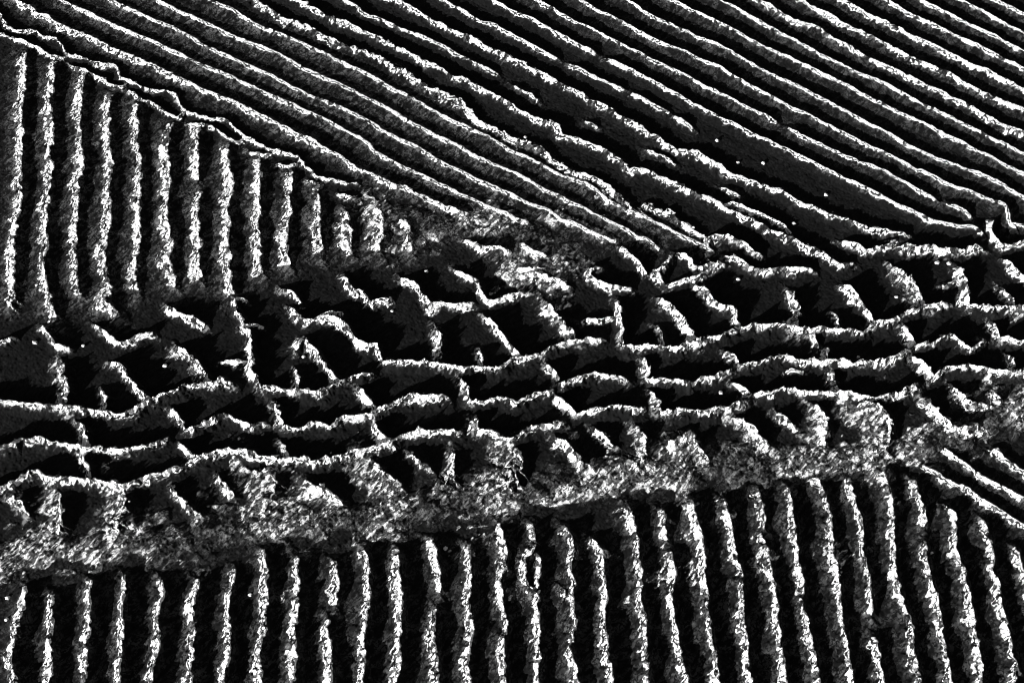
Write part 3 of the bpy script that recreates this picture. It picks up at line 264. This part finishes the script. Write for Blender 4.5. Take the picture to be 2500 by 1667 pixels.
# ------------------------------------------------------------------ height field of the trampled soil, in mm
STEP = 0.9
X0, X1, Y0, Y1 = -860.0, 860.0, -560.0, 690.0
gx = np.arange(X0, X1 + .1, STEP, dtype=np.float32); gy = np.arange(Y0, Y1 + .1, STEP, dtype=np.float32)
NX, NY = len(gx), len(gy)
X, Y = np.meshgrid(gx, gy, indexing='ij')
TX, TY = math.sqrt(.5), math.sqrt(.5)                      # the way the sunlight travels over the ground
S = X * TX + Y * TY; Q = -X * TX + Y * TY                  # along / across that way
wx = vnoise(X, Y, 34, 31) * 1.6 + vnoise(X, Y, 14, 1) * 1.5 + vnoise(X, Y, 5.5, 2) * 1.1 + vnoise(X, Y, 2.6, 3) * .6
wy = vnoise(X, Y, 34, 32) * 1.6 + vnoise(X, Y, 14, 4) * 1.5 + vnoise(X, Y, 5.5, 5) * 1.1 + vnoise(X, Y, 2.6, 6) * .6
streak = vnoise(S / 3.0, Q, 3.2, 8) * .6 + vnoise(S / 2.4, Q, 1.9, 9) * .4
grain = vnoise(X, Y, 2.6, 10)
edge_n = vnoise(S / 2.2, Q, 2.7, 11) * .55 + vnoise(S / 1.8, Q, 1.7, 12) * .4 + vnoise(X, Y, 9, 33) * .45
patchy = vnoise(X, Y, 11, 34) * .6 + vnoise(X, Y, 4.5, 35) * .5
lumps = vnoise(X, Y, 60, 13) * .8 + vnoise(X, Y, 22, 14) * .5 + vnoise(X, Y, 9, 15) * .25

H = np.zeros_like(X); LIT = np.zeros_like(X); OWN = np.full(X.shape, -1, np.int16); RUB = np.zeros_like(X)
order = sorted(range(len(RIDGES)), key=lambda i: RIDGES[i][5] != 'rubble')
for ri in order:
    name, label, group, key, par, style, h, wl, ws, ww, rag, paths = RIDGES[ri]
    W = max(wl, ws) + 8
    for p in paths:
        p = smooth_path(p)
        seglen = np.linalg.norm(np.diff(p, axis=0), axis=1); cum = np.r_[0, np.cumsum(seglen)]; L = cum[-1]
        i0 = max(0, int((p[:, 0].min() - W - X0) / STEP)); i1 = min(NX, int((p[:, 0].max() + W - X0) / STEP) + 2)
        j0 = max(0, int((p[:, 1].min() - W - Y0) / STEP)); j1 = min(NY, int((p[:, 1].max() + W - Y0) / STEP) + 2)
        if i1 <= i0 or j1 <= j0: continue
        D = np.full((i1 - i0, j1 - j0), 1e6, np.float32); SG = np.zeros_like(D); T = np.zeros_like(D)
        shift = 0 if style == 'rubble' else ww * .5
        for k in range(len(p) - 1):
            a = p[k].copy(); b = p[k + 1].copy(); e = b - a; l = np.linalg.norm(e)
            if l < 1e-6: continue
            e = e / l; nrm = np.array([-e[1], e[0]]); c = nrm[0] * TX + nrm[1] * TY
            off = nrm * c * shift; a = a + off; b = b + off
            u0 = max(0, int((min(a[0], b[0]) - W - X0) / STEP) - i0); u1 = min(i1 - i0, int((max(a[0], b[0]) + W - X0) / STEP) + 2 - i0)
            v0 = max(0, int((min(a[1], b[1]) - W - Y0) / STEP) - j0); v1 = min(j1 - j0, int((max(a[1], b[1]) + W - Y0) / STEP) + 2 - j0)
            if u1 <= u0 or v1 <= v0: continue
            sl = (slice(i0 + u0, i0 + u1), slice(j0 + v0, j0 + v1)); lo = (slice(u0, u1), slice(v0, v1))
            px = X[sl] + wx[sl] * rag - a[0]; py = Y[sl] + wy[sl] * rag - a[1]
            t = np.clip(px * e[0] + py * e[1], 0, l)
            rx = px - t * e[0]; ry = py - t * e[1]
            d = np.sqrt(rx * rx + ry * ry); m = d < D[lo]
            D[lo] = np.where(m, d, D[lo]); SG[lo] = np.where(m, (rx * TX + ry * TY) / np.maximum(d, 1e-3), SG[lo]); T[lo] = np.where(m, cum[k] + t, T[lo])
        sl = (slice(i0, i1), slice(j0, j1))
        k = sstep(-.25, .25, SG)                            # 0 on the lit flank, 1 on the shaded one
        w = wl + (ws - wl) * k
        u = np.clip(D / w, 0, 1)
        along = 1 + (.32 if style == 'rib' else .16) * vnoise(T + ri * 977, T * 0 + ri * 13.7, 24, 21) + .1 * vnoise(T + ri * 577, T * 0 + ri * 7.7, 7, 22)
        tip = np.minimum(1, .35 + .65 * np.minimum(T, L - T) / min(12, L * .5))
        if style == 'rubble':
            u = u + .34 * vnoise(X[sl], Y[sl], 26, 42) + .22 * vnoise(X[sl], Y[sl], 11, 43); u = np.clip(u, 0, 1)
            hh = h * (1 - u ** 2.2) * (.75 + .5 * vnoise(X[sl], Y[sl], 16, 23)) * np.minimum(1, .2 + np.minimum(T, L - T) / 40)
            hh = hh + (1 - u) * (grain[sl] * .5 + streak[sl] * 1.1 + vnoise(X[sl], Y[sl], 9, 38) * .8)
            cr = np.clip(sstep(1.25, .8, u + edge_n[sl] * .3 + patchy[sl] * .25), 0, 1) * (1 - .85 * sstep(.3, .62, vnoise(S[sl] / 1.6, Q[sl], 8, 51) + .5 * vnoise(X[sl], Y[sl], 20, 52))) * (.12 + .88 * sstep(-.36, .26, vnoise(X[sl], Y[sl], 48, 36) + .6 * vnoise(S[sl] / 1.7, Q[sl], 17, 37)))
            own = (u + patchy[sl] * .2 < .93) & (hh > .5)
            hh = np.maximum(hh, 0)
            RUB[sl] = np.where(own, cr, RUB[sl]); H[sl] = np.maximum(H[sl], hh); OWN[sl] = np.where(own, ri, OWN[sl])
            continue
        hh = h * along * tip * np.where(k > .5, (1 - u) ** 1.15, (1 - u) ** (2.5 if style == 'wall' else 1.8))
        hh = hh * (1 + (.26 * edge_n[sl] * (1 - k) * rag + .16 * patchy[sl]) * (.35 if style == 'ridge' else 1))
        wv = ww * (1 + .38 * vnoise(T + ri * 377, T * 0 + ri * 3.7, 19, 24) + .2 * vnoise(T + ri * 177, T * 0 + ri * 5.7, 8, 25))
        core = wv if ww < 13 or style == 'rib' else wv * (.45 if ww < 20 else .12)
        dl = D + edge_n[sl] * np.minimum(core, 12) * .42 * min(rag, 1.4)
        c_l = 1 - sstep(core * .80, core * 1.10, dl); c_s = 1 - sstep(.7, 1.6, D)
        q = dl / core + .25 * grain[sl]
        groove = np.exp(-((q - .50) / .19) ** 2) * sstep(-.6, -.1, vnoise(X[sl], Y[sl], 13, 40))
        cr = (c_l * (1 - 1.0 * groove) * (1 - k) + c_s * k) * (tip > .45) * sstep(.62, .36, patchy[sl] + .16 * (rag - 1))  # pale mostly on the sun-facing flank; sunlight put into the colour
        if ww >= 13 and style != 'rib':  # pale grit kept to the sun-facing flank, light put into the colour
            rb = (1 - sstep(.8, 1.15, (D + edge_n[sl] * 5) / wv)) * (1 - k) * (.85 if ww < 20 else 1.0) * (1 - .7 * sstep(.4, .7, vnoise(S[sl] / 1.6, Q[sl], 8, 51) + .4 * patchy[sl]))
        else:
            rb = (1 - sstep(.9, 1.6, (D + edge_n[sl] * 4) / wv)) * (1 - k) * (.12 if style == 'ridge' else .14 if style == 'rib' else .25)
        m = hh > H[sl] + (.0 if style != 'x' else 0)
        m &= hh > .35
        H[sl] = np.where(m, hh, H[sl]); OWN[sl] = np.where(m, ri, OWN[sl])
        LIT[sl] = np.maximum(LIT[sl], np.where(u < 1, cr, 0)); RUB[sl] = np.maximum(RUB[sl], np.where(u < 1, rb, 0))
TONE = np.full(X.shape, -1, np.float32)
lut = np.array([{'ridge': 1.15 if i < 5 else (.07 if i < 11 else .45), 'rib': .85 if 26 < i < 42 else .5, 'wall': .05, 'rubble': .6}[RIDGES[i][5]] for i in range(len(RIDGES))] + [.05], np.float32)
TONE = lut[OWN]  # soil tone by region; hollows darkened in colour to stand for shade
def blur(a, n):
    for ax in (0, 1):
        p = np.pad(a, [(n + 1, n) if k == ax else (0, 0) for k in (0, 1)], mode='edge'); c = np.cumsum(p, axis=ax, dtype=np.float64)
        a = ((np.take(c, np.arange(2 * n + 1, c.shape[ax]), ax) - np.take(c, np.arange(0, c.shape[ax] - 2 * n - 1), ax)) / (2 * n + 1)).astype(np.float32)
    return a
TONE = blur(blur(TONE, 11), 11)
fade = np.minimum(np.minimum(X - X0, X1 - X), np.minimum(Y - Y0, Y1 - Y)); fade = sstep(0, 60, fade)
H *= fade; LIT *= fade; OWN[H < .3] = -1
Z = (H + (lumps * .9 + grain * .3 + streak * .75 + vnoise(X, Y, 1.7, 41) * .22) * np.maximum(.15, fade) * fade) * .001
NMX = -np.gradient(Z, STEP * .001, axis=0); NMY = -np.gradient(Z, STEP * .001, axis=1)
NL = 1 / np.sqrt(NMX ** 2 + NMY ** 2 + 1)

# ------------------------------------------------------------------ material: near-black soil, sunlight painted pale along the crests
mat = bpy.data.materials.new('soil_lit_crests'); mat.use_nodes = True
mt = mat.node_tree; N = mt.nodes; Lk = mt.links; N.clear()
out = N.new('ShaderNodeOutputMaterial'); bsdf = N.new('ShaderNodeBsdfPrincipled'); Lk.new(bsdf.outputs[0], out.inputs[0])
bsdf.inputs['Roughness'].default_value = .95; bsdf.inputs['Specular IOR Level'].default_value = .1
geo = N.new('ShaderNodeNewGeometry')
def mapped(scale, rot=0.0):
    m = N.new('ShaderNodeMapping'); m.inputs['Scale'].default_value = scale; m.inputs['Rotation'].default_value = (0, 0, rot)
    Lk.new(geo.outputs['Position'], m.inputs[0]); return m
def noise(vec, scale, detail=2.0):
    n = N.new('ShaderNodeTexNoise'); n.inputs['Scale'].default_value = scale; n.inputs['Detail'].default_value = detail
    Lk.new(vec.outputs[0], n.inputs['Vector']); return n
def math_(op, a, b=None, c=None):
    m = N.new('ShaderNodeMath'); m.operation = op
    for i, v in enumerate((a, b, c)):
        if v is None: continue
        if isinstance(v, (int, float)): m.inputs[i].default_value = v
        else: Lk.new(v, m.inputs[i])
    return m.outputs[0]
def ramp(v, a, b):
    m = N.new('ShaderNodeMapRange'); m.interpolation_type = 'SMOOTHSTEP'
    m.inputs['From Min'].default_value = a; m.inputs['From Max'].default_value = b; Lk.new(v, m.inputs['Value']); return m.outputs[0]
at = N.new('ShaderNodeAttribute'); at.attribute_name = 'lit_crest'
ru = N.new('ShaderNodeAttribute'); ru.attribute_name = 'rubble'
dr = N.new('ShaderNodeAttribute'); dr.attribute_name = 'soil_tone'
rot = mapped((1, 1, 1), math.radians(-45))
mp = N.new('ShaderNodeMapping'); mp.inputs['Scale'].default_value = (.42, 1, 1); Lk.new(rot.outputs[0], mp.inputs[0])
iso = mapped((1, 1, 1))
n1 = noise(mp, 330, 1.5); n2 = noise(iso, 430, 2); n3 = noise(iso, 60, 3); n4 = noise(mp, 210, 2)
def contour(v, lv, w):
    return ramp(math_('ABSOLUTE', math_('SUBTRACT', v, lv)), w * .35, w)       # 0 on the crack line, 1 off it
cracks = math_('MULTIPLY', contour(n1.outputs['Fac'], .5, .028), math_('MULTIPLY', contour(n1.outputs['Fac'], .61, .024), contour(n2.outputs['Fac'], .40, .028)))
edge = math_('ADD', at.outputs['Fac'], math_('MULTIPLY', math_('SUBTRACT', n2.outputs['Fac'], .5), .6))
pale = math_('MULTIPLY', ramp(edge, .42, .56), math_('ADD', math_('MULTIPLY', cracks, .92), .08))
# crumbly rubble and painted sunlit flanks: grey grit with pale slivers and dark cracks
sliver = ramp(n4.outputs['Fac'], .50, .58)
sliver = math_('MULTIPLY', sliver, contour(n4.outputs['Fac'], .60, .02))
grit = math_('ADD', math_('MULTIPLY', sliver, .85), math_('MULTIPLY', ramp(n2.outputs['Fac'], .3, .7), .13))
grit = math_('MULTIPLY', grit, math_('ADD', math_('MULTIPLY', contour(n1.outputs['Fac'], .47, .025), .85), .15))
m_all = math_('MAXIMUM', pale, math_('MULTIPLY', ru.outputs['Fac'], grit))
n5 = noise(mp, 170, 2); n6 = noise(iso, 190, 2)
fine = math_('MULTIPLY', ramp(n5.outputs['Fac'], .40, .56), contour(n6.outputs['Fac'], .5, .06))
soil = N.new('ShaderNodeMix'); soil.data_type = 'RGBA'
Lk.new(math_('MULTIPLY', math_('MULTIPLY', fine, dr.outputs['Fac']), ramp(n3.outputs['Fac'], .25, .7)), soil.inputs['Factor']); soil.inputs['A'].default_value = (.004, .004, .004, 1); soil.inputs['B'].default_value = (.11, .11, .11, 1)
mix = N.new('ShaderNodeMix'); mix.data_type = 'RGBA'
Lk.new(m_all, mix.inputs['Factor']); Lk.new(soil.outputs['Result'], mix.inputs['A']); mix.inputs['B'].default_value = (.88, .88, .88, 1)
Lk.new(mix.outputs['Result'], bsdf.inputs['Base Color'])

# ------------------------------------------------------------------ cut the height field into one mesh per ridge, the rest is ground
def build(name, faces_ij, extra=None, parent=None, origin=None):
    """faces_ij: (n,2) lower-left cell indices."""
    i, j = faces_ij[:, 0], faces_ij[:, 1]
    vid = np.stack([i * NY + j, (i + 1) * NY + j, (i + 1) * NY + j + 1, i * NY + j + 1], 1).astype(np.int64)
    uq, inv = np.unique(vid.ravel(), return_inverse=True)
    co = np.stack([X.ravel()[uq] * .001, Y.ravel()[uq] * .001, Z.ravel()[uq]], 1)
    o0 = np.array([co[:, 0].mean(), co[:, 1].mean(), 0.0]) if origin is None else np.array(origin, float)
    loops = inv.reshape(-1).astype(np.int32); nf = len(vid); nv = len(co)
    cr = LIT.ravel()[uq]; rb = RUB.ravel()[uq]; dy = TONE.ravel()[uq]
    nr = np.stack([(NMX * NL).ravel()[uq], (NMY * NL).ravel()[uq], NL.ravel()[uq]], 1)
    starts = np.arange(nf, dtype=np.int32) * 4; tot = np.full(nf, 4, np.int32)
    if extra is not None:
        ev, ef = extra; co = np.vstack([co, ev]); loops = np.r_[loops, (np.array(ef, np.int32) + nv).ravel()]
        cr = np.r_[cr, np.zeros(len(ev))]; rb = np.r_[rb, np.zeros(len(ev))]; dy = np.r_[dy, np.full(len(ev), .3)]; nr = np.vstack([nr, np.tile([0, 0, 1.0], (len(ev), 1))])
        nf += len(ef); starts = np.arange(nf, dtype=np.int32) * 4
    co = co - o0
    me = bpy.data.meshes.new(name)
    me.vertices.add(len(co)); me.vertices.foreach_set('co', co.astype(np.float32).ravel())
    me.loops.add(len(loops)); me.loops.foreach_set('vertex_index', loops)
    me.polygons.add(nf); me.polygons.foreach_set('loop_start', starts)
    me.update(calc_edges=True)
    me.polygons.foreach_set('use_smooth', np.ones(nf, bool))
    for nm, v in (('lit_crest', cr), ('rubble', rb), ('soil_tone', dy)):
        a = me.attributes.new(nm, 'FLOAT', 'POINT'); a.data.foreach_set('value', v.astype(np.float32))
    me.normals_split_custom_set_from_vertices(nr.astype(np.float32))
    me.materials.append(mat)
    o = bpy.data.objects.new(name, me); COL.objects.link(o); o.location = o0
    if parent is not None:
        o.parent = parent; o.location = o0 - np.array(parent.location)
    return o

CATS = {'soil_ridge': 'soil ridge', 'soil_rib': 'soil rib', 'wavy_wall': 'soil wall', 'wall_fragment': 'soil wall', 'scalloped_wall': 'soil wall',
        'soil_stub': 'soil stub', 'rubble_band': 'rubble', 'rubble_patch': 'rubble'}
fo = OWN[:-1, :-1]
flat = fo.ravel(); srt = np.argsort(flat, kind='stable'); vals = flat[srt]
def cells(k):
    a, b = np.searchsorted(vals, k, 'left'), np.searchsorted(vals, k, 'right')
    ids = srt[a:b]; return np.stack([ids // (NY - 1), ids % (NY - 1)], 1)
# the ground sheet runs on to the horizon
F = 60.0
ring = [(X0, Y0), (X1, Y0), (X1, Y1), (X0, Y1)]
e = .0004
ev = np.array([(x * .001 + (e if x < 0 else -e), y * .001 + (e if y < 0 else -e), -.0006) for x, y in ring] + [(-F, -F, -.0006), (F, -F, -.0006), (F, F, -.0006), (-F, F, -.0006)])
ef = [(0, 4, 5, 1), (1, 5, 6, 2), (2, 6, 7, 3), (3, 7, 4, 0)]
g = build('ground', cells(-1), (ev, ef), origin=(0, 0, 0)); g['kind'] = 'structure'; g['label'] = 'dark soil between the ridges'

keyed = {}
for pas in (0, 1):
    for ri, (name, label, group, key, par, style, h, wl, ws, ww, rag, paths) in enumerate(RIDGES):
        if (par is not None) != (pas == 1): continue
        c = cells(ri)
        if len(c) < 4: print('EMPTY', name, label); continue
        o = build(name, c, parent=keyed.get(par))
        if par is None:
            o['label'] = label; o['category'] = CATS[name]; o['kind'] = 'stuff' if style == 'rubble' else 'thing'
            if group: o['group'] = group
            if key: keyed[key] = o

# ------------------------------------------------------------------ loose crumbs of dried soil
cm = bpy.data.materials.new('dry_crumb'); cm.use_nodes = True
b = cm.node_tree.nodes['Principled BSDF']; b.inputs['Roughness'].default_value = .95
tn = cm.node_tree.nodes.new('ShaderNodeTexNoise'); tn.inputs['Scale'].default_value = 400
vr = cm.node_tree.nodes.new('ShaderNodeValToRGB'); vr.color_ramp.elements[0].color = (.06, .06, .06, 1); vr.color_ramp.elements[1].color = (.7, .7, .7, 1)
vr.color_ramp.elements[0].position = .3; vr.color_ramp.elements[1].position = .5
cm.node_tree.links.new(tn.outputs[0], vr.inputs[0]); cm.node_tree.links.new(vr.outputs[0], b.inputs['Base Color'])
import bmesh
from mathutils import noise as mn, Vector
for k, (x, y, r, label) in enumerate(CRUMBS):
    bm = bmesh.new(); bmesh.ops.create_icosphere(bm, subdivisions=3, radius=r * .0006)
    for v in bm.verts:
        d = v.co.normalized(); f = 1 + .6 * mn.noise(d * 1.6 + Vector((k * 7.1, 0, 0))) + .3 * mn.noise(d * 3.3 + Vector((0, k * 3.3, 0)))
        v.co = Vector((v.co.x * f * 1.1, v.co.y * f * .9, v.co.z * f * .8))
    me = bpy.data.meshes.new('soil_crumb'); bm.to_mesh(me); bm.free()
    for p in me.polygons: p.use_smooth = True
    me.materials.append(cm)
    i = min(NX - 1, max(0, int((x - X0) / STEP))); j = min(NY - 1, max(0, int((y - Y0) / STEP)))
    o = bpy.data.objects.new('soil_crumb', me); COL.objects.link(o); o.location = (x * .001, y * .001, Z[i, j] + r * .0003)
    o['label'] = label; o['category'] = 'crumb'; o['kind'] = 'thing'; o['group'] = 'loose pale crumbs of soil'
